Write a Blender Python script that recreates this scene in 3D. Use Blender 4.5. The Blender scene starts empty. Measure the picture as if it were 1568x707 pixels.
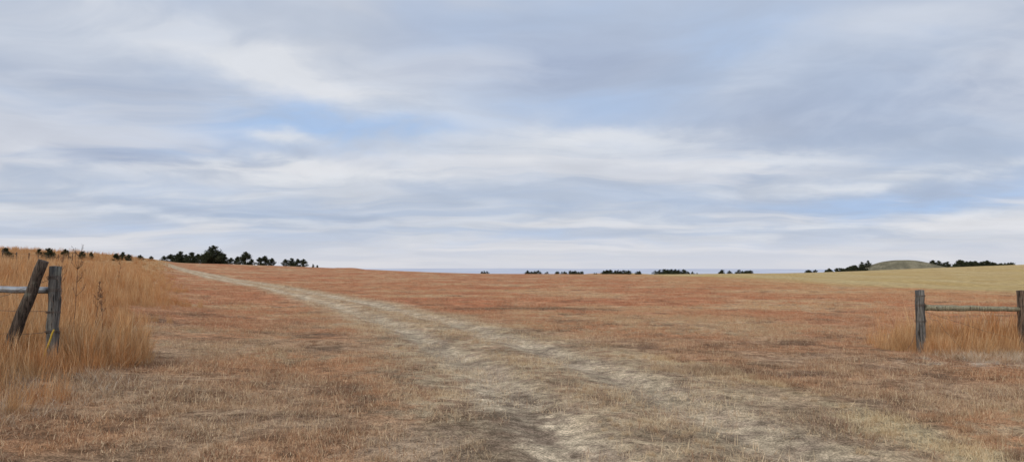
import bpy, math, numpy as np
from mathutils import Vector
rng=np.random.default_rng(7)
scene=bpy.context.scene
scene.view_settings.view_transform='Standard'
scene.view_settings.look='None'
scene.view_settings.exposure=0

# ---------------------------------------------------------------- numpy noise
_perm=np.random.default_rng(3).random((256,256))
def vnoise(x,y):
    xi=np.floor(x).astype(int); yi=np.floor(y).astype(int)
    fx=x-xi; fy=y-yi
    fx=fx*fx*(3-2*fx); fy=fy*fy*(3-2*fy)
    a=_perm[xi%256,yi%256]; b=_perm[(xi+1)%256,yi%256]
    c=_perm[xi%256,(yi+1)%256]; d=_perm[(xi+1)%256,(yi+1)%256]
    return (a*(1-fx)+b*fx)*(1-fy)+(c*(1-fx)+d*fx)*fy-0.5
def ss(x,a,b):
    t=np.clip((x-a)/(b-a),0,1); return t*t*(3-2*t)
TK=0.44
def trackx(Y):
    return 2.5-TK*(np.sqrt(Y*Y+361)-19)-0.09*((Y-90)+np.sqrt((Y-90)**2+900))
def edge(Y):
    return -2.6-0.36*Y-0.1*np.maximum(Y-30,0)
def terrain(X,Y):
    X=np.asarray(X,float); Y=np.asarray(Y,float)
    R=np.hypot(X,Y)
    d=edge(Y)+1.0-X
    sp=1.2*np.logaddexp(0,d/1.2)
    L=4.5*(1-np.exp(-0.165*sp/4.5))*(1-ss(R,400,1200))*ss(Y,-60,-5)
    z=L+4.2*np.exp(-((X+110)/80)**2-((Y-220)/110)**2)
    z+=6.0*np.exp(-((X-300)/120)**2-((Y-380)/110)**2)
    z+=0.7*np.exp(-((X-20)/200)**2-((Y-330)/110)**2)
    z-=14*ss(R,380,2500)
    z+=11.2*np.exp(-((np.hypot((X-314)/1.3,Y-600))/25)**2.4)      # grassy mound
    z+=5.0*np.exp(-((X-375)/50)**2-((Y-610)/40)**2)
    z+=0.8*np.exp(-((X+57)/5)**2-((Y-262)/5)**2)+0.5*np.exp(-((X+62)/2)**2-((Y-262)/3)**2)  # dirt bank
    z+=1.7*np.exp(-((X-80)/26)**2-((Y-560)/20)**2)
    z+=1.5*np.exp(-((X-128)/18)**2-((Y-600)/20)**2)
    z+=ss(R,4200,6200)*(43+18*vnoise(X/1100+9,Y/1100+4)+7*vnoise(X/420,Y/420))
    z+=0.8*vnoise(X/45,Y/45)*ss(R,40,160)
    z+=0.16*vnoise(X/6+3,Y/6)*ss(R,6,25)
    near=1-ss(R,60,110)
    t=X-trackx(Y)
    z-=near*0.07*np.exp(-((np.abs(t)-0.98)/0.34)**2)
    z+=near*(0.035*vnoise(X/0.7,Y/0.7))+0.025*vnoise(X/0.3+5,Y/0.3)*(1-ss(R,8,14))
    return z
def tz(x,y): return float(terrain(np.array([x]),np.array([y]))[0])

# ---------------------------------------------------------------- mesh helpers
def mesh_np(name,V,faces_list):
    me=bpy.data.meshes.new(name)
    V=np.asarray(V,dtype=np.float32)
    loops=np.concatenate([f.ravel() for f in faces_list]).astype(np.int32)
    tot=np.concatenate([np.full(len(f),f.shape[1],dtype=np.int32) for f in faces_list])
    st=np.concatenate([[0],np.cumsum(tot)[:-1]]).astype(np.int32)
    me.vertices.add(len(V)); me.vertices.foreach_set('co',V.ravel())
    me.loops.add(len(loops)); me.loops.foreach_set('vertex_index',loops)
    me.polygons.add(len(tot)); me.polygons.foreach_set('loop_start',st)
    me.polygons.foreach_set('loop_total',tot)
    me.update(calc_edges=True)
    return me
def add_obj(name,me,parent=None,mat=None,loc=(0,0,0)):
    o=bpy.data.objects.new(name,me)
    scene.collection.objects.link(o)
    o.location=loc
    if parent: o.parent=parent
    if mat is not None:
        me.materials.clear(); me.materials.append(mat)
    return o
def empty(name,loc=(0,0,0)):
    o=bpy.data.objects.new(name,None); scene.collection.objects.link(o); o.location=loc; o.empty_display_size=0.2
    return o
def tube(points,radii,seg=12,wob=0.0,seed=0,cap=True):
    r=np.random.default_rng(seed)
    P=np.array(points,float); n=len(P)
    radii=np.broadcast_to(np.array(radii,float),(n,))
    T=np.gradient(P,axis=0); T/=np.linalg.norm(T,axis=1)[:,None]
    up=np.array([0,0,1.0]) if abs(T[0,2])<0.8 else np.array([1.0,0,0])
    V=[]
    prof=1+wob*r.normal(size=seg)
    for i in range(n):
        a=np.cross(T[i],up); a/=np.linalg.norm(a); b=np.cross(T[i],a)
        ang=np.arange(seg)/seg*2*math.pi
        rr=radii[i]*(prof+wob*0.5*r.normal(size=seg))
        V.append(P[i]+np.cos(ang)[:,None]*a*rr[:,None]+np.sin(ang)[:,None]*b*rr[:,None])
    V=np.concatenate(V)
    F=[]
    for i in range(n-1):
        for j in range(seg):
            k=(j+1)%seg
            F.append((i*seg+j,i*seg+k,(i+1)*seg+k,(i+1)*seg+j))
    T3=[]
    if cap:
        c0=len(V); V=np.vstack([V,P[0],P[-1]+T[-1]*radii[-1]*0.12])
        for j in range(seg):
            k=(j+1)%seg
            T3.append((c0,k,j)); T3.append((c0+1,(n-1)*seg+j,(n-1)*seg+k))
    return V,np.array(F),np.array(T3).reshape(-1,3)
def merge(parts):
    Vs=[];Q=[];T=[];o=0
    for V,q,t in parts:
        Vs.append(V)
        if len(q): Q.append(q+o)
        if len(t): T.append(t+o)
        o+=len(V)
    fl=[]
    if Q: fl.append(np.concatenate(Q))
    if T: fl.append(np.concatenate(T))
    return np.concatenate(Vs),fl
def tube_mesh(name,parts):
    V,fl=merge(parts); return mesh_np(name,V,fl)

# ---------------------------------------------------------------- node helper
class NT:
    def __init__(s,tree): s.t=tree; s.n=tree.nodes; s.l=tree.links
    def _in(s,sock,v):
        if v is None: return
        if isinstance(v,bpy.types.NodeSocket): s.l.new(v,sock)
        else:
            try: sock.default_value=v
            except Exception: sock.default_value=tuple(v)+(1,)
    def m(s,op,a,b=None,c=None,clamp=False):
        n=s.n.new('ShaderNodeMath'); n.operation=op; n.use_clamp=clamp
        s._in(n.inputs[0],a); s._in(n.inputs[1],b); s._in(n.inputs[2],c)
        return n.outputs[0]
    def ss(s,x,a,b,lo=0.0,hi=1.0,kind='SMOOTHSTEP'):
        n=s.n.new('ShaderNodeMapRange'); n.interpolation_type=kind
        s._in(n.inputs['Value'],x)
        n.inputs['From Min'].default_value=a; n.inputs['From Max'].default_value=b
        n.inputs['To Min'].default_value=lo; n.inputs['To Max'].default_value=hi
        return n.outputs['Result']
    def mix(s,f,a,b,blend='MIX'):
        n=s.n.new('ShaderNodeMix'); n.data_type='RGBA'; n.blend_type=blend
        n.clamp_factor=True
        s._in(n.inputs[0],f)
        for i,v in ((6,a),(7,b)):
            if isinstance(v,bpy.types.NodeSocket): s.l.new(v,n.inputs[i])
            else: n.inputs[i].default_value=tuple(v)+(1,) if len(v)==3 else v
        return n.outputs[2]
    def noise(s,vec,scale,detail=3,rough=0.55,dist=0.0,col=False,two=False):
        n=s.n.new('ShaderNodeTexNoise'); s.l.new(vec,n.inputs['Vector'])
        if two: n.noise_dimensions='2D'
        n.inputs['Scale'].default_value=scale; n.inputs['Detail'].default_value=detail
        n.inputs['Roughness'].default_value=rough; n.inputs['Distortion'].default_value=dist
        return n.outputs['Color' if col else 'Fac']
    def comb(s,x,y,z=0.0):
        n=s.n.new('ShaderNodeCombineXYZ'); s._in(n.inputs[0],x); s._in(n.inputs[1],y); s._in(n.inputs[2],z); return n.outputs[0]
    def sep(s,v):
        n=s.n.new('ShaderNodeSeparateXYZ'); s.l.new(v,n.inputs[0]); return n.outputs
    def vm(s,op,a,b):
        n=s.n.new('ShaderNodeVectorMath'); n.operation=op; s._in(n.inputs[0],a); s._in(n.inputs[1],b); return n.outputs[0]
    def scale(s,col,f):
        n=s.n.new('ShaderNodeVectorMath'); n.operation='SCALE'; s._in(n.inputs[0],col); s._in(n.inputs['Scale'],f); return n.outputs[0]

# ---------------------------------------------------------------- field colour group
def build_field_group(full=True):
    g=bpy.data.node_groups.new('field_colour','ShaderNodeTree')
    g.interface.new_socket('Color',in_out='OUTPUT',socket_type='NodeSocketColor')
    g.interface.new_socket('Near',in_out='OUTPUT',socket_type='NodeSocketFloat')
    g.interface.new_socket('Dist',in_out='OUTPUT',socket_type='NodeSocketFloat')
    N=NT(g)
    out=g.nodes.new('NodeGroupOutput')
    geo=g.nodes.new('ShaderNodeNewGeometry'); P=geo.outputs['Position']
    sx=N.sep(P); x,y=sx[0],sx[1]
    P2=N.comb(x,y,0.0)
    R=N.m('SQRT',N.m('ADD',N.m('MULTIPLY',x,x),N.m('MULTIPLY',y,y)))
    n_mid=N.noise(P2,0.28,3,0.6,two=True); n_sm=N.noise(P2,2.2,3,0.65,two=True)
    n_m2=N.noise(N.vm('ADD',P2,(71.0,-17.0,0.0)),0.10,3,0.62,two=True)
    s1=N.m('SQRT',N.m('ADD',N.m('MULTIPLY',y,y),361.0))
    a=N.m('MULTIPLY',N.m('SUBTRACT',s1,19.0),-TK)
    yb=N.m('SUBTRACT',y,90.0)
    s2=N.m('SQRT',N.m('ADD',N.m('MULTIPLY',yb,yb),900.0))
    b=N.m('MULTIPLY',N.m('ADD',yb,s2),-0.09)
    xc=N.m('ADD',N.m('ADD',a,b),2.5)
    t0=N.m('SUBTRACT',x,xc)
    t=N.m('ADD',t0,N.m('MULTIPLY',N.m('SUBTRACT',n_mid,0.5),1.4))
    t=N.m('ADD',t,N.m('MULTIPLY',N.m('SUBTRACT',n_sm,0.5),1.2))
    at=N.m('ABSOLUTE',t)
    track=N.ss(at,1.5,3.1,1,0)
    tr2=N.m('ADD',t0,N.m('MULTIPLY',N.m('SUBTRACT',n_sm,0.5),0.45))
    tr2=N.m('ADD',tr2,N.m('MULTIPLY',N.m('SUBTRACT',n_mid,0.5),0.4))
    rut=N.ss(N.m('ABSOLUTE',N.m('SUBTRACT',N.m('ABSOLUTE',tr2),1.0)),0.2,0.68,1,0)
    # base
    nearc=N.mix(N.ss(n_mid,0.36,0.64),(0.45,0.31,0.195),(0.47,0.26,0.14))
    nearc=N.mix(N.ss(n_sm,0.42,0.68,0,0.8),nearc,(0.235,0.14,0.085))
    farc=N.mix(N.ss(n_mid,0.38,0.62),(0.52,0.275,0.15),(0.47,0.195,0.10))
    farc=N.mix(N.ss(n_sm,0.40,0.68,0,0.5),farc,(0.33,0.165,0.09))
    farc=N.mix(N.ss(n_m2,0.52,0.66,0,0.55),farc,(0.52,0.34,0.185))
    farc=N.mix(N.ss(n_m2,0.30,0.44,0.65,0),farc,(0.41,0.165,0.09))
    base=N.mix(N.ss(R,9,34),nearc,farc)
    base=N.mix(N.ss(x,10,40,0,0.40),base,(0.52,0.31,0.14))
    base=N.mix(N.m('MULTIPLY',N.ss(n_m2,0.48,0.60),N.ss(n_sm,0.45,0.60,0,0.55)),base,(0.54,0.41,0.25))
    n_d=N.noise(N.vm('ADD',P2,(31.0,17.0,0.0)),0.5,4,0.7,two=True)
    base=N.mix(N.ss(n_d,0.54,0.68,0,0.7),base,(0.18,0.115,0.078))
    # track
    trc=N.mix(N.ss(n_sm,0.38,0.60),(0.38,0.275,0.18),(0.56,0.43,0.275))
    trc=N.mix(N.ss(n_d,0.52,0.66,0,0.6),trc,(0.27,0.19,0.125))
    col=N.mix(N.m('MULTIPLY',track,N.ss(n_sm,0.25,0.52,0.5,0.92)),base,trc)
    rutc=N.mix(N.ss(n_sm,0.35,0.62),(0.43,0.335,0.24),(0.60,0.48,0.33))
    col=N.mix(N.m('MULTIPLY',rut,N.ss(n_mid,0.25,0.55,0.6,0.92)),col,rutc)
    strip=N.ss(N.m('ABSOLUTE',N.m('SUBTRACT',t,2.6)),0.1,0.7,1,0)
    strip=N.m('MULTIPLY',strip,N.ss(n_mid,0.38,0.55,0.1,1))
    strip=N.m('MULTIPLY',strip,N.ss(y,12,19,1,0.0))
    col=N.mix(N.m('MULTIPLY',strip,0.75),col,(0.62,0.50,0.30))
    def patch(col,cx,cy,rx,ry,c,amt):
        dx=N.m('DIVIDE',N.m('SUBTRACT',x,cx),rx); dy=N.m('DIVIDE',N.m('SUBTRACT',y,cy),ry)
        r=N.m('SQRT',N.m('ADD',N.m('MULTIPLY',dx,dx),N.m('MULTIPLY',dy,dy)))
        r=N.m('ADD',r,N.m('MULTIPLY',N.m('SUBTRACT',n_sm,0.5),3.0))
        return N.mix(N.ss(r,0.3,1.3,amt,0),col,c)
    col=patch(col,-0.1,7.9,0.7,1.9,(0.20,0.14,0.095),0.6)
    col=patch(col,0.9,31.5,3.6,1.5,(0.12,0.08,0.055),0.85)
    col=patch(col,-0.9,6.8,0.6,0.8,(0.46,0.34,0.23),0.7)
    col=patch(col,9.8,13.2,2.2,0.9,(0.50,0.43,0.33),0.7)
    # tall grass ground left
    ex=N.m('ADD',N.m('MULTIPLY',y,-0.36),-2.8)
    ex=N.m('SUBTRACT',ex,N.m('MULTIPLY',N.m('MAXIMUM',N.m('SUBTRACT',y,30.0),0.0),0.1))
    tl=N.ss(N.m('SUBTRACT',ex,x),0,3.0)
    tl=N.m('MULTIPLY',tl,N.ss(R,300,400,1,0))
    col=N.mix(N.m('MULTIPLY',tl,0.85),col,N.mix(N.ss(n_mid,0.35,0.65),(0.42,0.23,0.10),(0.48,0.30,0.15)))
    if full:
        e=N.m('SUBTRACT',x,N.m('ADD',N.m('MULTIPLY',y,0.07),34.0))
        e=N.m('ADD',e,N.m('MULTIPLY',N.m('SUBTRACT',n_mid,0.5),12.0))
        fld=N.mix(N.ss(n_m2,0.35,0.65),(0.52,0.38,0.17),(0.47,0.32,0.135))
        rows=N.noise(N.comb(N.m('MULTIPLY',x,0.15),N.m('MULTIPLY',y,0.015),0.0),1.0,3,0.6,two=True)
        fld=N.mix(N.ss(rows,0.4,0.6,0,0.5),fld,(0.56,0.44,0.25))
        fld=N.mix(N.ss(n_sm,0.45,0.7,0,0.5),fld,(0.38,0.25,0.12))
        col=N.mix(N.m('MULTIPLY',N.ss(e,-5,12),N.ss(y,42,62)),col,fld)
        dx=N.m('SUBTRACT',x,314.0); dy=N.m('SUBTRACT',y,600.0)
        rr=N.m('SQRT',N.m('ADD',N.m('MULTIPLY',dx,dx),N.m('MULTIPLY',dy,dy)))
        mc=N.noise(P2,0.09,4,0.7,two=True)
        col=N.mix(N.ss(rr,45,75,0.95,0),col,N.mix(N.ss(mc,0.4,0.6),(0.24,0.215,0.145),(0.14,0.13,0.09)))
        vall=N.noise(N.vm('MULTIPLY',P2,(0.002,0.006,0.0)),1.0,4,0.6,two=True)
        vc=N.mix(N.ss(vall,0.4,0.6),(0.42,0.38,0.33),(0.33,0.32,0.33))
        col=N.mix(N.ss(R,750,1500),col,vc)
        hazec=N.mix(N.ss(vall,0.42,0.6),(0.56,0.575,0.63),(0.48,0.505,0.58))  # far hills: aerial haze painted into the albedo as a pale blue tint
        col=N.mix(N.ss(R,2500,4500),col,hazec)
    g.links.new(col,out.inputs['Color'])
    g.links.new(N.ss(R,14,45,1,0),out.inputs['Near'])
    g.links.new(R,out.inputs['Dist'])
    return g
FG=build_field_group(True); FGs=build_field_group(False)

def new_mat(name):
    m=bpy.data.materials.new(name); m.use_nodes=True; m.node_tree.nodes.clear()
    return m,NT(m.node_tree)
def finish(m,N,shader):
    o=N.n.new('ShaderNodeOutputMaterial'); N.l.new(shader,o.inputs['Surface'])
def principled(N,col,rough=0.9,bump=None,spec=0.2,metal=0.0):
    p=N.n.new('ShaderNodeBsdfPrincipled'); N._in(p.inputs['Base Color'],col)
    N._in(p.inputs['Roughness'],rough); p.inputs['Specular IOR Level'].default_value=spec
    p.inputs['Metallic'].default_value=metal
    if bump is not None: N.l.new(bump,p.inputs['Normal'])
    return p.outputs[0]
def diffuse(N,col,bump=None):
    d=N.n.new('ShaderNodeBsdfDiffuse'); N._in(d.inputs[0],col)
    if bump is not None: N.l.new(bump,d.inputs['Normal'])
    return d.outputs[0]
def bump(N,h,strength,dist):
    b=N.n.new('ShaderNodeBump'); b.inputs['Strength'].default_value=strength; b.inputs['Distance'].default_value=dist
    N.l.new(h,b.inputs['Height']); return b.outputs[0]

# ground
mg,N=new_mat('dry_meadow_ground')
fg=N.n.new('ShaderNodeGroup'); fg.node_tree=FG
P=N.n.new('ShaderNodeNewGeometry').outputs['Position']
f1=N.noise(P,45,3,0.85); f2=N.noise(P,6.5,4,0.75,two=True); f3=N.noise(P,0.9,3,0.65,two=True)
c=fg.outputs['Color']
k=N.m('MULTIPLY',N.ss(f1,0.34,0.66,0.35,1.5,'LINEAR'),N.ss(f2,0.3,0.7,0.58,1.42,'LINEAR'))
k=N.m('MULTIPLY',k,N.ss(f3,0.3,0.7,0.72,1.30,'LINEAR'))
k=N.m('MULTIPLY',k,N.m('SUBTRACT',1.0,N.m('MULTIPLY',fg.outputs['Near'],0.12)))
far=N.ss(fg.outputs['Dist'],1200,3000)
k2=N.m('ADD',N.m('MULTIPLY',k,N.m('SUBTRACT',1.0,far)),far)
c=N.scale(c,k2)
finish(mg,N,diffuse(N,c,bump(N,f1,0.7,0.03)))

def grass_mat(name,tall=False,tint=(1,1,1)):
    m,N=new_mat(name)
    at=N.n.new('ShaderNodeAttribute'); at.attribute_name='rnd'; r=at.outputs['Fac']
    if tall:
        P=N.n.new('ShaderNodeNewGeometry').outputs['Position']
        n1=N.noise(P,0.7,2)
        c=N.mix(N.ss(n1,0.35,0.65),(0.57,0.27,0.105),(0.62,0.37,0.175))
        c=N.mix(N.ss(r,0.70,0.96,0,0.8),c,(0.72,0.55,0.34))
        c=N.mix(N.ss(r,0.0,0.40,0.85,0),c,(0.27,0.12,0.05))
    else:
        fg=N.n.new('ShaderNodeGroup'); fg.node_tree=FGs
        c=fg.outputs['Color']
        c=N.mix(N.ss(r,0.50,1.0,0,0.7),c,(0.68,0.54,0.35))
        c=N.mix(N.ss(r,0.0,0.35,0.6,0),c,(0.25,0.115,0.065))
        c=N.scale(c,1.1)
    c=N.vm('MULTIPLY',c,tint)
    finish(m,N,diffuse(N,c)); return m
m_short=grass_mat('short_dry_grass'); m_tall=grass_mat('tall_bluestem_grass',True)
m_pale=grass_mat('pale_bent_grass',True,(0.9,1.1,1.5))

# ---------------------------------------------------------------- terrain mesh
nr=520
rad=np.concatenate([[0.0],0.6*(13000/0.6)**(np.arange(nr)/(nr-1))])
front=np.linspace(-50,50,700,endpoint=False); back=np.linspace(50,310,180,endpoint=False)
ang=np.radians(np.concatenate([front,back])); na=len(ang)
RR,AA=np.meshgrid(rad[1:],ang,indexing='ij')
X=RR*np.sin(AA); Y=RR*np.cos(AA); Z=terrain(X,Y)
V=np.stack([X.ravel(),Y.ravel(),Z.ravel()],1)
V=np.vstack([V,[[0,0,tz(0,0)]]])
i,j=np.meshgrid(np.arange(nr-1),np.arange(na),indexing='ij'); j2=(j+1)%na
Q=np.stack([i*na+j,(i+1)*na+j,(i+1)*na+j2,i*na+j2],-1).reshape(-1,4)
jj=np.arange(na); T=np.stack([np.full(na,len(V)-1),jj,(jj+1)%na],1)
me=mesh_np('ground',V,[Q[:,::-1],T[:,::-1]])
me.polygons.foreach_set('use_smooth',np.ones(len(me.polygons),bool))
ground=add_obj('ground',me,mat=mg)

# ---------------------------------------------------------------- grass blades
def blades(r,n,radius,hlo,hhi,lean_s,curve,wid,k=3,zoff=0.0,head=0.0,nclump=0,cs=0.05):
    if nclump:
        cr=radius*np.sqrt(r.random(nclump)); ct=r.random(nclump)*2*math.pi
        ci=r.integers(0,nclump,n)
        bx=(cr*np.cos(ct))[ci]+r.normal(0,cs,n); by=(cr*np.sin(ct))[ci]+r.normal(0,cs,n)
        hm=r.uniform(0.65,1.25,nclump)[ci]
    else:
        rr=radius*np.sqrt(r.random(n)); th=r.random(n)*2*math.pi
        bx=rr*np.cos(th); by=rr*np.sin(th); hm=1
    h=r.uniform(hlo,hhi,n)*hm; az=r.random(n)*2*math.pi
    lean=np.abs(r.normal(0,1,n))*lean_s; cv=r.random(n)*curve
    fa=r.random(n)*2*math.pi
    w=wid*r.uniform(0.6,1.3,n)
    x=bx.copy();y=by.copy();z=np.full(n,-0.01+zoff)
    V=np.zeros((n,2*k+1,3))
    for i in range(k+1):
        s=i/k
        ww=w*(1-0.55*s)*(1+ head*(s>0.55))*0.5
        if i<k:
            V[:,2*i,0]=x-np.cos(fa)*ww; V[:,2*i,1]=y-np.sin(fa)*ww; V[:,2*i,2]=z
            V[:,2*i+1,0]=x+np.cos(fa)*ww; V[:,2*i+1,1]=y+np.sin(fa)*ww; V[:,2*i+1,2]=z
        else: V[:,2*k]=np.stack([x,y,z],1)
        an=np.minimum(lean+cv*s,1.75)
        x=x+np.sin(an)*np.cos(az)*h/k; y=y+np.sin(an)*np.sin(az)*h/k; z=np.maximum(z+np.cos(an)*h/k,0.004)
    m=2*k+1; base=np.arange(n)[:,None]*m
    Q=np.concatenate([base+np.array([[2*i,2*i+1,2*i+3,2*i+2]]) for i in range(k-1)]) if k>1 else np.zeros((0,4),int)
    T=base+np.array([[2*k-2,2*k-1,2*k]])
    rn=np.repeat(r.random(n),m)
    return V.reshape(-1,3),Q,T,rn
def blade_mesh(name,parts,mat):
    Vs=[];Qs=[];Ts=[];R_=[];o=0
    for V,Q,T,rn in parts:
        Vs.append(V);Qs.append(Q+o);Ts.append(T+o);R_.append(rn);o+=len(V)
    me=mesh_np(name,np.concatenate(Vs),[np.concatenate(Qs),np.concatenate(Ts)])
    a=me.attributes.new('rnd','FLOAT','POINT'); a.data.foreach_set('value',np.concatenate(R_).astype(np.float32))
    me.materials.append(mat); return me
def coll_of(name,meshes):
    c=bpy.data.collections.new(name)
    for i,me in enumerate(meshes):
        o=bpy.data.objects.new(me.name,me); c.objects.link(o)
    return c
r=np.random.default_rng(11)
short=[blade_mesh('short_tuft_%d'%i,[
        blades(r,260,0.45,0.02,0.07,0.7,1.1,0.0055,2,nclump=22,cs=0.026),
        blades(r,130,0.48,0.015,0.045,0.7,0.9,0.006,2),
        blades(r,100,0.48,0.04,0.13,1.5,0.4,0.0048,2,0.008),
        blades(r,9,0.45,0.06,0.12,0.4,0.9,0.0035,3)],m_short) for i in range(6)]
flat=[blade_mesh('flat_straw_%d'%i,[
        blades(r,230,0.48,0.03,0.13,1.6,0.2,0.005,2,0.006),
        blades(r,90,0.48,0.012,0.035,0.8,0.9,0.0055,2,nclump=14,cs=0.03)],m_short) for i in range(4)]
clump=[blade_mesh('bunch_%d'%i,[
        blades(r,110,0.09,0.06,0.17,0.7,1.5,0.0045,3)],m_short) for i in range(3)]
tall=[blade_mesh('tall_tuft_%d'%i,[
        blades(r,120,0.36,0.35,0.75,0.2,1.0,0.0065,4,nclump=9,cs=0.045),
        blades(r,75,0.36,0.65,1.12,0.12,0.4,0.005,4,0,1.4,nclump=8,cs=0.045),
        blades(r,60,0.4,0.2,0.5,0.5,1.3,0.0065,3)],m_tall) for i in range(6)]
pale=[blade_mesh('pale_tuft_%d'%i,[blades(r,90,0.17,0.10,0.32,0.7,1.6,0.005,4)],m_pale) for i in range(3)]
C_short=coll_of('short_variants',short+flat); C_clump=coll_of('clump_variants',clump)
C_tall=coll_of('tall_variants',tall); C_pale=coll_of('pale_variants',pale)

def scatter(name,x,y,scale,vid,coll,tilt=0.06,sink=0.0):
    n=len(x); z=terrain(x,y)-sink
    me=bpy.data.meshes.new(name); me.vertices.add(n)
    me.vertices.foreach_set('co',np.stack([x,y,z],1).astype(np.float32).ravel())
    rr=np.stack([rng.normal(0,tilt,n),rng.normal(0,tilt,n),rng.random(n)*6.283],1).astype(np.float32)
    me.attributes.new('rot','FLOAT_VECTOR','POINT').data.foreach_set('vector',rr.ravel())
    me.attributes.new('scl','FLOAT','POINT').data.foreach_set('value',np.asarray(scale,dtype=np.float32))
    me.attributes.new('vid','INT','POINT').data.foreach_set('value',np.asarray(vid,dtype=np.int32))
    o=add_obj(name,me)
    g=bpy.data.node_groups.new(name+'_nodes','GeometryNodeTree')
    g.interface.new_socket('Geometry',in_out='INPUT',socket_type='NodeSocketGeometry')
    g.interface.new_socket('Geometry',in_out='OUTPUT',socket_type='NodeSocketGeometry')
    gi=g.nodes.new('NodeGroupInput'); go=g.nodes.new('NodeGroupOutput')
    iop=g.nodes.new('GeometryNodeInstanceOnPoints'); ci=g.nodes.new('GeometryNodeCollectionInfo')
    ci.inputs['Collection'].default_value=coll
    ci.inputs['Separate Children'].default_value=True; ci.inputs['Reset Children'].default_value=True
    def na_(nm,ty):
        q=g.nodes.new('GeometryNodeInputNamedAttribute'); q.data_type=ty; q.inputs['Name'].default_value=nm; return q.outputs[0]
    g.links.new(gi.outputs[0],iop.inputs['Points']); g.links.new(ci.outputs[0],iop.inputs['Instance'])
    iop.inputs['Pick Instance'].default_value=True
    g.links.new(na_('vid','INT'),iop.inputs['Instance Index'])
    g.links.new(na_('rot','FLOAT_VECTOR'),iop.inputs['Rotation'])
    g.links.new(na_('scl','FLOAT'),iop.inputs['Scale'])
    g.links.new(iop.outputs[0],go.inputs[0])
    md=o.modifiers.new('scatter','NODES'); md.node_group=g
    return o
def ring(n,r0,r1,a=50):
    R=np.sqrt(rng.uniform(r0*r0,r1*r1,n)); A=np.radians(rng.uniform(-a,a,n))
    return R*np.sin(A),R*np.cos(A)
xs=[];ys=[];sc=[]
for n,r0,r1,s0 in ((1000,2.5,14,1.0),(2800,14,34,1.05),(3000,34,80,1.6),(1200,80,140,2.4)):
    x,y=ring(n,r0,r1); xs.append(x);ys.append(y);sc.append(s0*rng.uniform(0.75,1.25,n))
x=np.concatenate(xs);y=np.concatenate(ys);sc=np.concatenate(sc)
keep=~((x<edge(y)-1.5))&~((x>36+0.07*y)&(y>48))
x=x[keep];y=y[keep];sc=sc[keep]
t=x-trackx(y); on=np.abs(t+vnoise(x/1.5,y/1.5)*1.2)<2.2
vid=np.where(on,rng.integers(0,4,len(x)),4+rng.integers(0,6,len(x)))
inrut=np.abs(np.abs(t)-0.98)<0.42
thin=(rng.random(len(x))<np.where(on,np.where(inrut,0.22,0.65),0.95)*np.where(vnoise(x/1.1+7,y/1.1)+0.5>0.70,0.3,1))
scatter('short_dry_grass',x[thin],y[thin],sc[thin],vid[thin],C_short,0.03)
x,y=ring(5200,3,45); t=x-trackx(y)
m=(vnoise(x/2.0+5,y/2.0+1)+0.5>0.60)&(np.abs(t)>2.2)&(x>edge(y))
n2=600; yy=rng.uniform(3.5,14,n2); xx=trackx(yy)+2.6+rng.normal(0,0.35,n2); m2=vnoise(xx/1.0,yy/1.0)+0.5>0.46
n3=500; y3=rng.uniform(4,40,n3); x3=trackx(y3)+rng.normal(0,0.22,n3); m3=vnoise(x3/1.3+8,y3/1.3)+0.5>0.5
x=np.concatenate([x[m],xx[m2],x3[m3]]); y=np.concatenate([y[m],yy[m2],y3[m3]])
sc=rng.uniform(0.35,0.85,len(x)); sc[-int(m3.sum()):]*=0.6
scatter('grass_bunches',x,y,sc,rng.integers(0,3,len(x)),C_clump)
# tall grass left
ys_=[];xs_=[];ss_=[]
for n,y0,y1,wd,s,off in ((1250,4.5,22,11,0.78,0.75),(1900,22,50,20,0.80,0.3),(1900,50,110,40,0.8,0),(1100,110,190,55,0.85,0)):
    y=rng.uniform(y0,y1,n); d=rng.random(n)**1.1*wd
    o_=off-1.2*ss(-y,-10.5,-6.5) if y0<10 else off
    x=edge(y)+o_-d+vnoise(y/2.0+3,d*0+2.5)*1.8+vnoise(y/6.0,d*0+9.5)*2.4
    keep=rng.random(n)<ss(vnoise(x/1.3,y/1.3)+0.5,0.15,0.5)
    f=(0.42+0.58*ss(d,0.0,1.8+y*0.04))*(0.65+0.7*(vnoise(x/2.2+9,y/2.2)+0.5))
    ys_.append(y[keep]);xs_.append(x[keep]);ss_.append((s*f*rng.uniform(0.75,1.15,n))[keep])
n=70; xs_.append(rng.uniform(-7.6,-5.9,n)); ys_.append(rng.uniform(10.8,12.6,n)); ss_.append(rng.uniform(0.45,0.75,n))
n=30; xs_.append(rng.uniform(-7.4,-5.9,n)); ys_.append(rng.uniform(9.6,10.4,n)); ss_.append(rng.uniform(0.25,0.5,n))
x=np.concatenate(xs_);y=np.concatenate(ys_);s=np.concatenate(ss_)
scatter('tall_prairie_grass',x,y,s,rng.integers(0,6,len(x)),C_tall,0.12)
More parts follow.
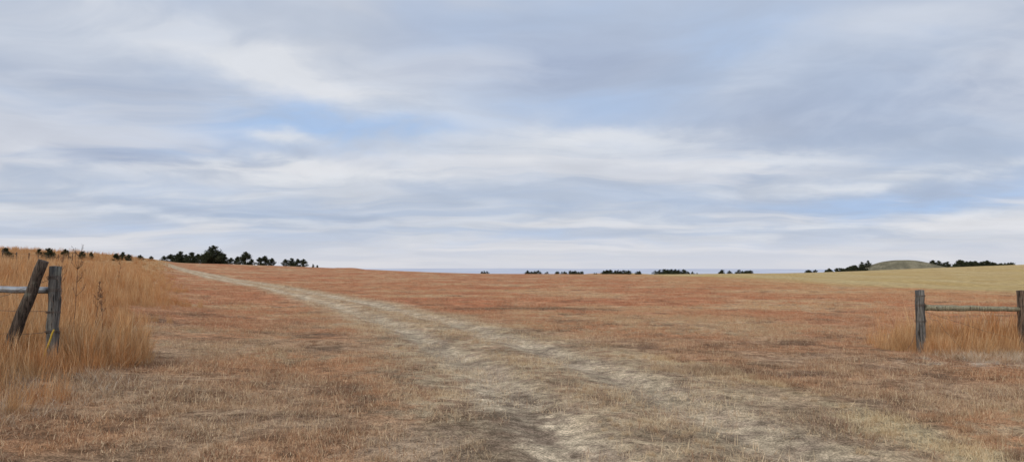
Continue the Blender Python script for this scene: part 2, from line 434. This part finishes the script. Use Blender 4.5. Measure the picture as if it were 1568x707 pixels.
# tall grass at right gate side
n=330; x=rng.uniform(7.7,18,n); y=15.4+rng.normal(0,0.5,n)+0.05*(x-8)
s=rng.uniform(0.4,0.8,len(x))*(0.5+0.5*ss(x,7.4,8.9))*(0.7+0.6*(vnoise(x/0.8,y/0.8)+0.5))
x=np.concatenate([x,rng.uniform(8.0,10.5,34)]); y=np.concatenate([y,rng.uniform(14.1,14.9,34)]); s=np.concatenate([s,rng.uniform(0.25,0.5,34)])
scatter('tall_prairie_grass',x,y,s,rng.integers(0,6,len(x)),C_tall,0.16)
n=480; x=rng.uniform(7.9,15,n); y=13.9+rng.normal(0,0.45,n)
xl=rng.uniform(-9,-4.6,260); yl=rng.uniform(6.0,10.0,260); kl=np.abs(xl-edge(yl)-0.2)<1.1
x=np.concatenate([x,xl[kl]]);y=np.concatenate([y,yl[kl]])
scatter('pale_bent_grass',x,y,rng.uniform(0.35,0.85,len(x)),rng.integers(0,3,len(x)),C_pale,0.15)

# ---------------------------------------------------------------- wood / metal materials
def wood(name,c1,c2,crack=(0.03,0.025,0.02)):
    m,N=new_mat(name)
    tc=N.n.new('ShaderNodeTexCoord').outputs['Object']
    st=N.vm('MULTIPLY',tc,(14.0,14.0,1.3))
    n1=N.noise(st,2.0,5,0.65,0.4); n2=N.noise(tc,5.0,4,0.6); n3=N.noise(N.vm('MULTIPLY',tc,(30.0,30.0,1.0)),1.6,3,0.6)
    c=N.mix(N.ss(n1,0.35,0.65),c1,c2)
    c=N.mix(N.ss(n3,0.54,0.62,0,0.9),c,crack)
    c=N.mix(N.ss(n2,0.55,0.75,0,0.5),c,(0.22,0.22,0.17))
    finish(m,N,principled(N,c,0.9,bump(N,N.m('SUBTRACT',n1,N.m('MULTIPLY',N.ss(n3,0.55,0.65),0.6)),0.8,0.02),0.15))
    return m
m_wood=wood('weathered_wood',(0.085,0.08,0.075),(0.21,0.195,0.17))
m_dark=wood('dark_aged_wood',(0.05,0.038,0.03),(0.12,0.09,0.07))
m_rail=wood('lichen_pole_wood',(0.22,0.19,0.12),(0.36,0.33,0.22),(0.09,0.07,0.05))
m_brown=wood('brown_wood',(0.10,0.065,0.045),(0.20,0.14,0.10))
mm,N=new_mat('galvanised_pipe'); tc=N.n.new('ShaderNodeTexCoord').outputs['Object']
nz=N.noise(tc,7,4,0.6)
finish(mm,N,principled(N,N.mix(N.ss(nz,0.4,0.65),(0.30,0.32,0.34),(0.19,0.18,0.17)),0.55,bump(N,nz,0.2,0.01),0.4,0.35)); m_pipe=mm
mm,N=new_mat('rusty_wire'); finish(mm,N,principled(N,(0.16,0.12,0.095),0.7,None,0.3,0.3)); m_wire=mm
mm,N=new_mat('yellow_plastic'); tc=N.n.new('ShaderNodeTexCoord').outputs['Object']
finish(mm,N,principled(N,N.mix(N.ss(N.noise(tc,9,3),0.4,0.7),(0.50,0.33,0.04),(0.33,0.22,0.05)),0.6)); m_yel=mm

def lin(a,b,n,sag=0.0,wob=0.0,seed=0):
    r=np.random.default_rng(seed); s=np.linspace(0,1,n)[:,None]
    p=np.array(a)*(1-s)+np.array(b)*s; p[:,2]-=4*sag*(s[:,0]*(1-s[:,0]))
    return p+r.normal(0,wob,p.shape)
def post(name,parent,base,top,rb,rt,mat,seed,seg=18,n=16):
    p=lin(base,top,n,0,0.004,seed)
    c=np.array(base); p=p-c
    V,Q,T=tube(p,np.linspace(rb,rt,n)*(1+0.03*np.random.default_rng(seed).normal(size=n)),seg,0.035,seed)
    me=tube_mesh(name,[(V,Q,T)])
    for pl in me.polygons: pl.use_smooth = len(pl.vertices)==4
    return add_obj(name,me,parent,mat,tuple(c))
def wire(name,parent,segs,rad=0.004,barbs=False,mat=None):
    parts=[]
    r=np.random.default_rng(5)
    for p in segs:
        p=np.array(p); parts.append(tube(p,rad,5))
        if barbs:
            for i in range(1,len(p)):
                d=p[i]-p[i-1]; l=np.linalg.norm(d); k=max(1,int(l/0.16))
                for q in range(k):
                    c=p[i-1]+d*(q+0.5)/k; v=r.normal(size=3); v/=np.linalg.norm(v)
                    parts.append(tube(np.array([c-v*0.018,c+v*0.018]),0.002,4))
    return add_obj(name,tube_mesh(name,parts),parent,mat or m_wire)
def coil(c,rad,turns,h,n=40):
    a=np.linspace(0,turns*2*math.pi,n)
    return np.stack([c[0]+rad*np.cos(a),c[1]+rad*np.sin(a),c[2]+np.linspace(0,h,n)],1)

gl=empty('wooden_gate_post_brace')
LX,LY=-6.56,10.6; z0=tz(LX,LY)
post('upright_post',gl,(LX,LY,z0-0.4),(LX+0.01,LY,1.69),0.085,0.078,m_wood,1)
post('leaning_post',gl,(-7.22,10.36,z0-0.3),(-6.60,10.40,1.76),0.088,0.07,m_dark,2)
post('pipe_rail',gl,(-9.25,10.75,1.385),(LX-0.06,LY+0.02,1.345),0.05,0.05,m_pipe,3)
post('far_post',gl,(-9.3,10.75,0.1),(-9.3,10.75,1.72),0.09,0.08,m_wood,4)
wire('brace_wires',gl,[coil((LX,LY,1.50),0.088,3,0.05),coil((LX,LY,1.02),0.09,2,0.03),coil((LX,LY,0.74),0.09,2,0.04),
     coil((LX,LY,1.32),0.088,2,0.05),
     lin((LX,LY-0.09,1.05),(-9.3,10.66,1.25),14,0.05,0.006,3),lin((LX,LY-0.09,0.75),(-9.3,10.66,0.9),14,0.08,0.006,4),
     lin((LX,LY-0.09,1.50),(-9.3,10.66,0.7),14,0.03,0.008,5),
     lin((LX+0.04,LY-0.09,1.3),(LX+0.1,LY-0.1,0.7),10,0.0,0.02,7),
     lin((LX+0.1,LY-0.05,1.55),(LX+0.13,LY-0.06,1.2),7,0,0.012,8)],0.0035,True)
wire('yellow_guy_guard',gl,[lin((LX+0.09,LY-0.11,0.80),(LX-0.03,LY-0.2,0.30),8,0,0.004,2)],0.013,False,m_yel)
gr=empty('wooden_fence_brace')
RX,RY=8.1,14.7
post('near_post',gr,(RX,RY,-0.5),(RX-0.01,RY,1.25),0.092,0.082,m_wood,11)
post('second_post',gr,(10.17,14.75,-0.5),(10.14,14.75,1.25),0.085,0.078,m_brown,12)
post('brace_rail',gr,(RX+0.07,RY,0.905),(10.08,14.75,0.875),0.062,0.045,m_rail,13,14,14)
post('third_post',gr,(13.6,14.9,-0.5),(13.62,14.9,1.2),0.07,0.065,m_wood,14)
wire('barbed_wires',gr,[coil((RX,RY,0.93),0.094,3,0.05),coil((RX,RY,0.62),0.094,2,0.04),coil((10.16,14.75,0.92),0.088,2,0.04),coil((RX,RY,1.12),0.09,2,0.03),
     lin((RX,RY-0.09,0.86),(10.1,14.66,0.25),12,0.04,0.01,21),
     lin((RX+0.1,RY-0.12,0.80),(RX+0.62,RY-0.3,0.1),9,-0.03,0.02,23),
     lin((RX-0.02,RY-0.09,0.62),(RX-0.32,RY-0.1,0.12),7,0.0,0.015,24),
     lin((10.16,14.66,1.05),(13.6,14.82,1.05),12,0.04,0.004,25),lin((10.16,14.66,0.7),(13.6,14.82,0.7),12,0.05,0.004,26),
     lin((10.16,14.66,0.4),(13.6,14.82,0.4),12,0.03,0.004,27)],0.003,True)

gf=empty('barbed_wire_fence')
px=[];
for k in range(16):
    yy=48+k*6.5; xx=-0.715*yy+ (k*1.35); px.append((xx,yy,tz(xx,yy)))
for k,(a,b,c_) in enumerate(px):
    post('fence_post_%d'%(k+1),gf,(a,b,c_-0.3),(a+rng.normal(0,0.05),b,c_+1.2+rng.normal(0,0.08)),0.05,0.045,m_dark,40+k,8,5)
wire('fence_wires',gf,[np.array([(a,b,c_+h) for a,b,c_ in px]) for h in (0.5,0.8,1.1)],0.006)

# ---------------------------------------------------------------- dried weeds
mm,N=new_mat('dried_weed_stem'); finish(mm,N,principled(N,(0.11,0.065,0.045),0.9)); m_weed=mm
def weed(x,y,h,seed):
    r=np.random.default_rng(seed); parts=[]
    n=9; main=np.stack([np.cumsum(r.normal(0.004,0.01,n)),np.cumsum(r.normal(0,0.01,n)),np.linspace(-0.05,h,n)],1)
    parts.append(tube(main,np.linspace(0.006,0.002,n),6))
    for k in range(18):
        i=r.integers(5,n); b=main[i]; a=r.random()*6.28; L=h*r.uniform(0.05,0.12)
        pts=[b,b+np.array([math.cos(a)*L*0.5,math.sin(a)*L*0.5,L*0.5]),b+np.array([math.cos(a)*L*0.75,math.sin(a)*L*0.75,L*1.15])]
        parts.append(tube(np.array(pts),[0.003,0.002,0.0015],4))
        for q in range(9):
            c=pts[1]*(1-q/8)+pts[2]*(q/8)+r.normal(0,0.012,3); v=r.normal(size=3); v/=np.linalg.norm(v); s=r.uniform(0.008,0.022)
            w=np.cross(v,[0,0,1.0])*0.4
            parts.append((np.array([c-v*s,c+w*s,c+v*s,c-w*s]),np.array([[0,1,2,3]]),np.zeros((0,3),int)))
    add_obj('dried_weed',tube_mesh('dried_weed',parts),None,m_weed,(x,y,tz(x,y)))
for a in ((-6.75,11.4,1.6,1),(-7.9,14.1,1.1,2),(-7.7,13.9,1.0,3),(-11.6,19.0,1.25,4),(-16,30,1.3,6)):
    weed(*a)

# ---------------------------------------------------------------- cedars
mm,N=new_mat('cedar_foliage')
at=N.n.new('ShaderNodeAttribute'); at.attribute_name='rnd'
c=N.mix(at.outputs['Fac'],(0.020,0.026,0.016),(0.072,0.076,0.042))
finish(mm,N,diffuse(N,c)); m_fol=mm
mm,N=new_mat('cedar_bark'); tc=N.n.new('ShaderNodeTexCoord').outputs['Object']
finish(mm,N,principled(N,N.mix(N.ss(N.noise(tc,8,3),0.4,0.6),(0.07,0.05,0.04),(0.13,0.10,0.08)),0.9)); m_bark=mm
def cedar_parts(seed,nf,fs,wide=0.42,low=0.03):
    r=np.random.default_rng(seed); parts=[]
    lean=r.normal(0,0.03,2)
    tr=np.array([[lean[0]*s,lean[1]*s,s*0.93-0.03] for s in np.linspace(0,1,6)])
    parts.append(tube(tr,np.linspace(0.035,0.006,6),7))
    clumps=[]
    nl=34
    for k in range(nl):
        zz=low+(0.92-low)*r.random()**1.25; a=r.random()*6.283
        prof=(1-((zz-low)/(1-low)))**0.7*(0.75+0.25*min(1,(zz-low)/0.16))
        L=wide*prof*r.uniform(0.65,1.2)+0.02
        b=np.array([lean[0]*zz,lean[1]*zz,max(zz-0.06,0.03)]); e=np.array([math.cos(a)*L+b[0],math.sin(a)*L+b[1],zz+L*0.12])
        parts.append(tube(np.array([b,(b+e)/2+[0,0,-0.01],e]),[0.010,0.006,0.002],4))
        for q in (0.35,0.75,1.02): clumps.append((b*(1-q)+e*q, 0.055+0.10*prof, r.random()))
    for k in range(6): clumps.append((np.array([lean[0]+r.normal(0,0.02),lean[1]+r.normal(0,0.02),r.uniform(0.84,0.98)]),0.035,r.random()))
    per=nf//len(clumps)
    Vf=[];rn=[]
    for c_,s,q in clumps:
        cc=c_+r.normal(0,1,(per,3))*s*0.55*np.array([1,1,0.85])
        cc[:,2]=np.maximum(cc[:,2],0.02)
        u=r.normal(size=(per,3)); u/=np.linalg.norm(u,axis=1)[:,None]; u[:,2]=np.abs(u[:,2])
        v=r.normal(size=(per,3)); v/=np.linalg.norm(v,axis=1)[:,None]
        sz=fs*r.uniform(0.5,1.3,(per,1))
        quad=np.stack([cc-u*sz,cc+v*sz*0.45,cc+u*sz*1.2,cc-v*sz*0.45],1)
        Vf.append(quad.reshape(-1,3)); rn.append(np.repeat(np.clip(q*0.6+0.4*r.random(per),0,1),4))
    Vf=np.concatenate(Vf); rn=np.concatenate(rn)
    V,fl=merge(parts)
    return V,fl,Vf,rn
def cedar_mesh(name,seed,nf,fs,wide,low):
    V,fl,Vf,rn=cedar_parts(seed,nf,fs,wide,low)
    Qf=np.arange(len(Vf)).reshape(-1,4)+len(V)
    me=mesh_np(name,np.vstack([V,Vf]),fl+[Qf])
    me.materials.append(m_bark); me.materials.append(m_fol)
    nw=sum(len(f) for f in fl)
    mi=np.concatenate([np.zeros(nw),np.ones(len(Qf))]).astype(np.int32)
    me.polygons.foreach_set('material_index',mi)
    a=me.attributes.new('rnd','FLOAT','POINT'); a.data.foreach_set('value',np.concatenate([np.zeros(len(V)),rn]).astype(np.float32))
    return me
cvar=[cedar_mesh('cedar_mesh_%d'%i,20+i,4200,0.045,w,l) for i,(w,l) in enumerate(((0.45,0.02),(0.55,0.02),(0.40,0.02),(0.66,0.02),(0.50,0.03)))]
def cedar(px_,d,h,v,wx=1.0):
    u=(px_-784)/1130; X_=u*d; Y_=d
    o=bpy.data.objects.new('cedar_tree',cvar[v]); scene.collection.objects.link(o)
    o.location=(X_,Y_,tz(X_,Y_)-0.12); o.scale=(h*wx,h*wx,h); o.rotation_euler=(0,0,rng.random()*6.28)
for a in ((252,242,2.2,3,1),(262,240,3.0,1,1.1),(271,238,3.3,3,1),(276,238,4.1,4,1.0),(285,242,3.4,1,1.1),(294,236,3.9,0,1.1),(303,242,3.6,3,.9),(311,236,3.2,3,1),(318,235,4.0,1,1.0),
          (327,228,5.7,4,1.2),(335,235,4.3,1,1),(343,236,3.6,0,1.0),(354,235,2.4,3,.9),(364,240,2.9,1,.9),(376,228,4.2,1,1.1),(386,240,2.2,3,.8),
          (398,226,2.6,3,.9),(406,227,3.1,1,1.1),(416,230,2.5,3,.9),(438,226,2.3,3,1.0),(447,230,2.7,0,1.1),(456,228,2.6,1,.9),(465,228,2.6,1,1.0),(480,226,1.2,2,.8),(486,230,.9,3,.8)):
    cedar(*a)
for a in ((75,100,2.0,4,1),(60,110,1.6,0,.8),(100,120,1.7,1,.8),(126,125,1.5,0,1),(140,130,1.5,4,.7),(178,140,1.6,1,1),(188,150,1.8,4,1),(198,155,1.5,3,.8),(215,170,1.4,1,1),(232,185,1.2,3,1),(12,75,1.7,2,1)):
    cedar(*a)
def mass(name,items,seed):
    r=np.random.default_rng(seed); WV=[];FV=[];RN=[];Wq=[];Wt=[];o=0
    lib=[cedar_parts(seed*10+i,520,0.09,0.55,0.02) for i in range(4)]
    for (X_,Y_,h,w) in items:
        V,fl,Vf,rn=lib[r.integers(0,4)]
        a=r.random()*6.28; ca,sa=math.cos(a),math.sin(a)
        M=np.array([[ca*w,-sa*w,0],[sa*w,ca*w,0],[0,0,1]])*h; base=np.array([X_,Y_,tz(X_,Y_)-0.15])
        WV.append(V@M.T+base); Wq.append(fl[0]+o); Wt.append(fl[1]+o); o+=len(V)
        FV.append(Vf@M.T+base); RN.append(rn)
    Wv=np.concatenate(WV); Fv=np.concatenate(FV)
    q=np.concatenate(Wq); t=np.concatenate(Wt); Qf=np.arange(len(Fv)).reshape(-1,4)+len(Wv)
    me=mesh_np(name,np.vstack([Wv,Fv]),[q,t,Qf]); me.materials.append(m_bark); me.materials.append(m_fol)
    me.polygons.foreach_set('material_index',np.concatenate([np.zeros(len(q)+len(t)),np.ones(len(Qf))]).astype(np.int32))
    a=me.attributes.new('rnd','FLOAT','POINT'); a.data.foreach_set('value',np.concatenate([np.zeros(len(Wv)),np.concatenate(RN)]).astype(np.float32))
    add_obj(name,me)
def items(rs):
    L=[]
    for p0,p1,d0,d1,n,h0,h1,w in rs:
        for k in range(n):
            p=rng.uniform(p0,p1); d=rng.uniform(d0,d1); L.append(((p-784)/1130*d,d,rng.uniform(h0,h1),rng.uniform(0.8,1.2)*w))
    return L
mass('distant_cedar_trees',items(((736,752,500,520,4,2.0,3.0,1),(805,890,490,530,24,1.8,3.4,1.2),(862,892,490,520,6,2,3,1.2),(920,965,490,530,24,2.4,4.0,1.2),(972,980,480,500,3,2.5,3.5,1),
   (1003,1048,490,530,24,2.6,4.4,1.2),(1050,1072,490,530,6,1.8,2.8,1),(1098,1150,490,540,20,2.2,3.8,1.2),(880,920,450,480,4,1,1.8,1.2))),4)
mass('distant_cedar_grove',items(((1228,1262,560,600,10,3,4.5,1.2),(1262,1300,570,640,18,4,5.5,1.2),(1298,1330,585,640,24,4,6,1.2),(1325,1366,635,655,34,4.5,6.5,1.2),(1385,1412,630,650,9,2.5,3.6,1.2),
   (1425,1470,600,660,34,4,6.0,1.2),(1465,1555,590,640,64,5.0,8.0,1.2))),6)

# ---------------------------------------------------------------- sky
w=bpy.data.worlds.new('sky'); scene.world=w; w.use_nodes=True
try:
    w.cycles.sampling_method='MANUAL'; w.cycles.sample_map_resolution=256
except Exception as e: print(e)
w.node_tree.nodes.clear(); N=NT(w.node_tree)
sky=N.n.new('ShaderNodeTexSky'); sky.sky_type='NISHITA'; sky.sun_disc=False
sky.sun_elevation=math.radians(32); sky.sun_rotation=math.radians(210)
D=N.n.new('ShaderNodeTexCoord').outputs['Generated']
d=N.sep(D); dx,dy,dz=d[0],d[1],d[2]
zc=N.m('MAXIMUM',dz,0.0); den=N.m('ADD',zc,0.11)
PX=N.m('DIVIDE',dx,den); PY=N.m('DIVIDE',dy,den)
Pc=N.comb(PX,PY,0.0)
wv=N.vm('SUBTRACT',N.noise(Pc,0.7,3,0.5,0,True,two=True),(0.5,0.5,0.5))
Pw=N.vm('ADD',Pc,N.scale(wv,1.0))
A=N.noise(N.vm('MULTIPLY',Pw,(0.7,0.8,0.0)),1.0,5,0.5,two=True)
B=N.noise(N.vm('ADD',N.vm('MULTIPLY',Pw,(1.6,2.0,0.0)),(11.0,4.0,0.0)),1.0,5,0.55,two=True)
Cn=N.noise(N.vm('ADD',N.vm('MULTIPLY',Pw,(0.35,1.1,0.0)),(3.0,40.0,0.0)),1.0,5,0.55,two=True)
dw=N.vm('SUBTRACT',N.noise(N.vm('MULTIPLY',D,(4.0,4.0,10.0)),1.0,5,0.58,0,True),(0.5,0.5,0.5))
dws=N.sep(dw)
ux=N.m('ADD',dx,N.m('MULTIPLY',dws[0],0.26)); uz=N.m('ADD',dz,N.m('MULTIPLY',dws[1],0.10))
front=N.ss(dy,0.0,0.4)
def blob(px_,py_,sx_,sy_,rot=0.0):
    u=(px_-784)/1130; v=(417-py_)/1130; nn=math.sqrt(1+u*u+v*v); cx=u/nn; cz=v/nn
    a=N.m('SUBTRACT',ux,cx); b=N.m('SUBTRACT',uz,cz)
    if rot:
        b=N.m('ADD',b,N.m('MULTIPLY',a,rot))
    a=N.m('MULTIPLY',a,1130/sx_); b=N.m('MULTIPLY',b,1130/sy_)
    q=N.m('ADD',N.m('MULTIPLY',a,a),N.m('MULTIPLY',b,b))
    return N.m('MULTIPLY',N.m('EXPONENT',N.m('MULTIPLY',q,-1.0)),front)
def total(lst):
    s=None
    for amp,*b in lst:
        v=N.m('MULTIPLY',blob(*b),amp); s=v if s is None else N.m('ADD',s,v)
    return s
blue=total([(1.1,540,180,180,42),(0.5,300,205,150,30),(0.7,1090,70,80,50),(0.9,1440,308,230,20),(0.5,950,372,320,11),(0.4,200,362,300,12),(0.7,900,150,150,35),(0.4,720,20,200,30)])
dark=total([(1.1,835,100,180,48),(1.0,180,220,220,30),(0.7,1250,175,260,45),(0.4,1480,110,160,70),(0.5,1350,300,280,20),(0.5,90,120,180,26),(0.5,1050,258,170,14),(0.4,480,320,200,12),(0.4,640,50,100,50)])
lite=total([(1.0,450,105,240,26,0.25),(0.8,180,50,260,45),(1.0,880,215,260,18,-0.05),(1.2,470,258,300,15),(0.9,1420,272,200,10),(0.9,450,208,50,12),(0.9,80,285,220,14),(0.8,1180,228,220,11),(0.8,1300,340,300,9),(0.4,1150,110,60,30),(0.5,1400,30,160,30),(0.7,250,330,250,8)])
base=N.mix(N.ss(A,0.36,0.64),(0.465,0.535,0.665),(0.60,0.64,0.72))
tx=N.ss(B,0.32,0.66,0.45,1.0)
c=N.mix(N.m('MULTIPLY',blue,tx),base,(0.385,0.53,0.775))
c=N.mix(N.m('MULTIPLY',dark,N.ss(B,0.32,0.68,0.9,0.35)),c,(0.385,0.455,0.61))
c=N.mix(N.m('MULTIPLY',lite,N.ss(B,0.3,0.6,0.35,0.95)),c,(0.71,0.735,0.785))
c=N.mix(N.m('MULTIPLY',N.ss(Cn,0.50,0.68,0,0.75),N.ss(dz,0.06,0.25,1,0.4)),c,(0.76,0.76,0.79))
c=N.mix(N.m('MULTIPLY',N.ss(Cn,0.32,0.47,0.75,0),N.ss(dz,0.02,0.2,1,0.35)),c,(0.42,0.51,0.67))
c=N.scale(c,N.ss(B,0.25,0.75,0.94,1.07,'LINEAR'))
c=N.mix(N.ss(dz,0.0,0.075,0.8,0),c,(0.71,0.71,0.755))
c=N.scale(c,N.ss(dz,0.38,0.9,1.0,1.4))
c10=N.scale(c,10.0)
full=N.mix(0.97,sky.outputs[0],c10)
bg=N.n.new('ShaderNodeBackground'); N.l.new(full,bg.inputs[0]); bg.inputs[1].default_value=0.1
wo=N.n.new('ShaderNodeOutputWorld'); N.l.new(bg.outputs[0],wo.inputs[0])

sun=bpy.data.lights.new('sun','SUN'); sun.energy=1.5; sun.angle=math.radians(12); sun.color=(1.0,0.95,0.88)
so=bpy.data.objects.new('sun',sun); scene.collection.objects.link(so)
so.rotation_euler=(math.radians(58),0,math.radians(-30)); so.location=(0,0,50)

cam=bpy.data.cameras.new('camera'); co=bpy.data.objects.new('camera',cam); scene.collection.objects.link(co)
cam.sensor_width=36; cam.lens=36*1130/1568; cam.clip_end=30000; cam.clip_start=0.05
co.location=(0,0,1.6); co.rotation_euler=(math.radians(90+3.22),0,0)
scene.camera=co
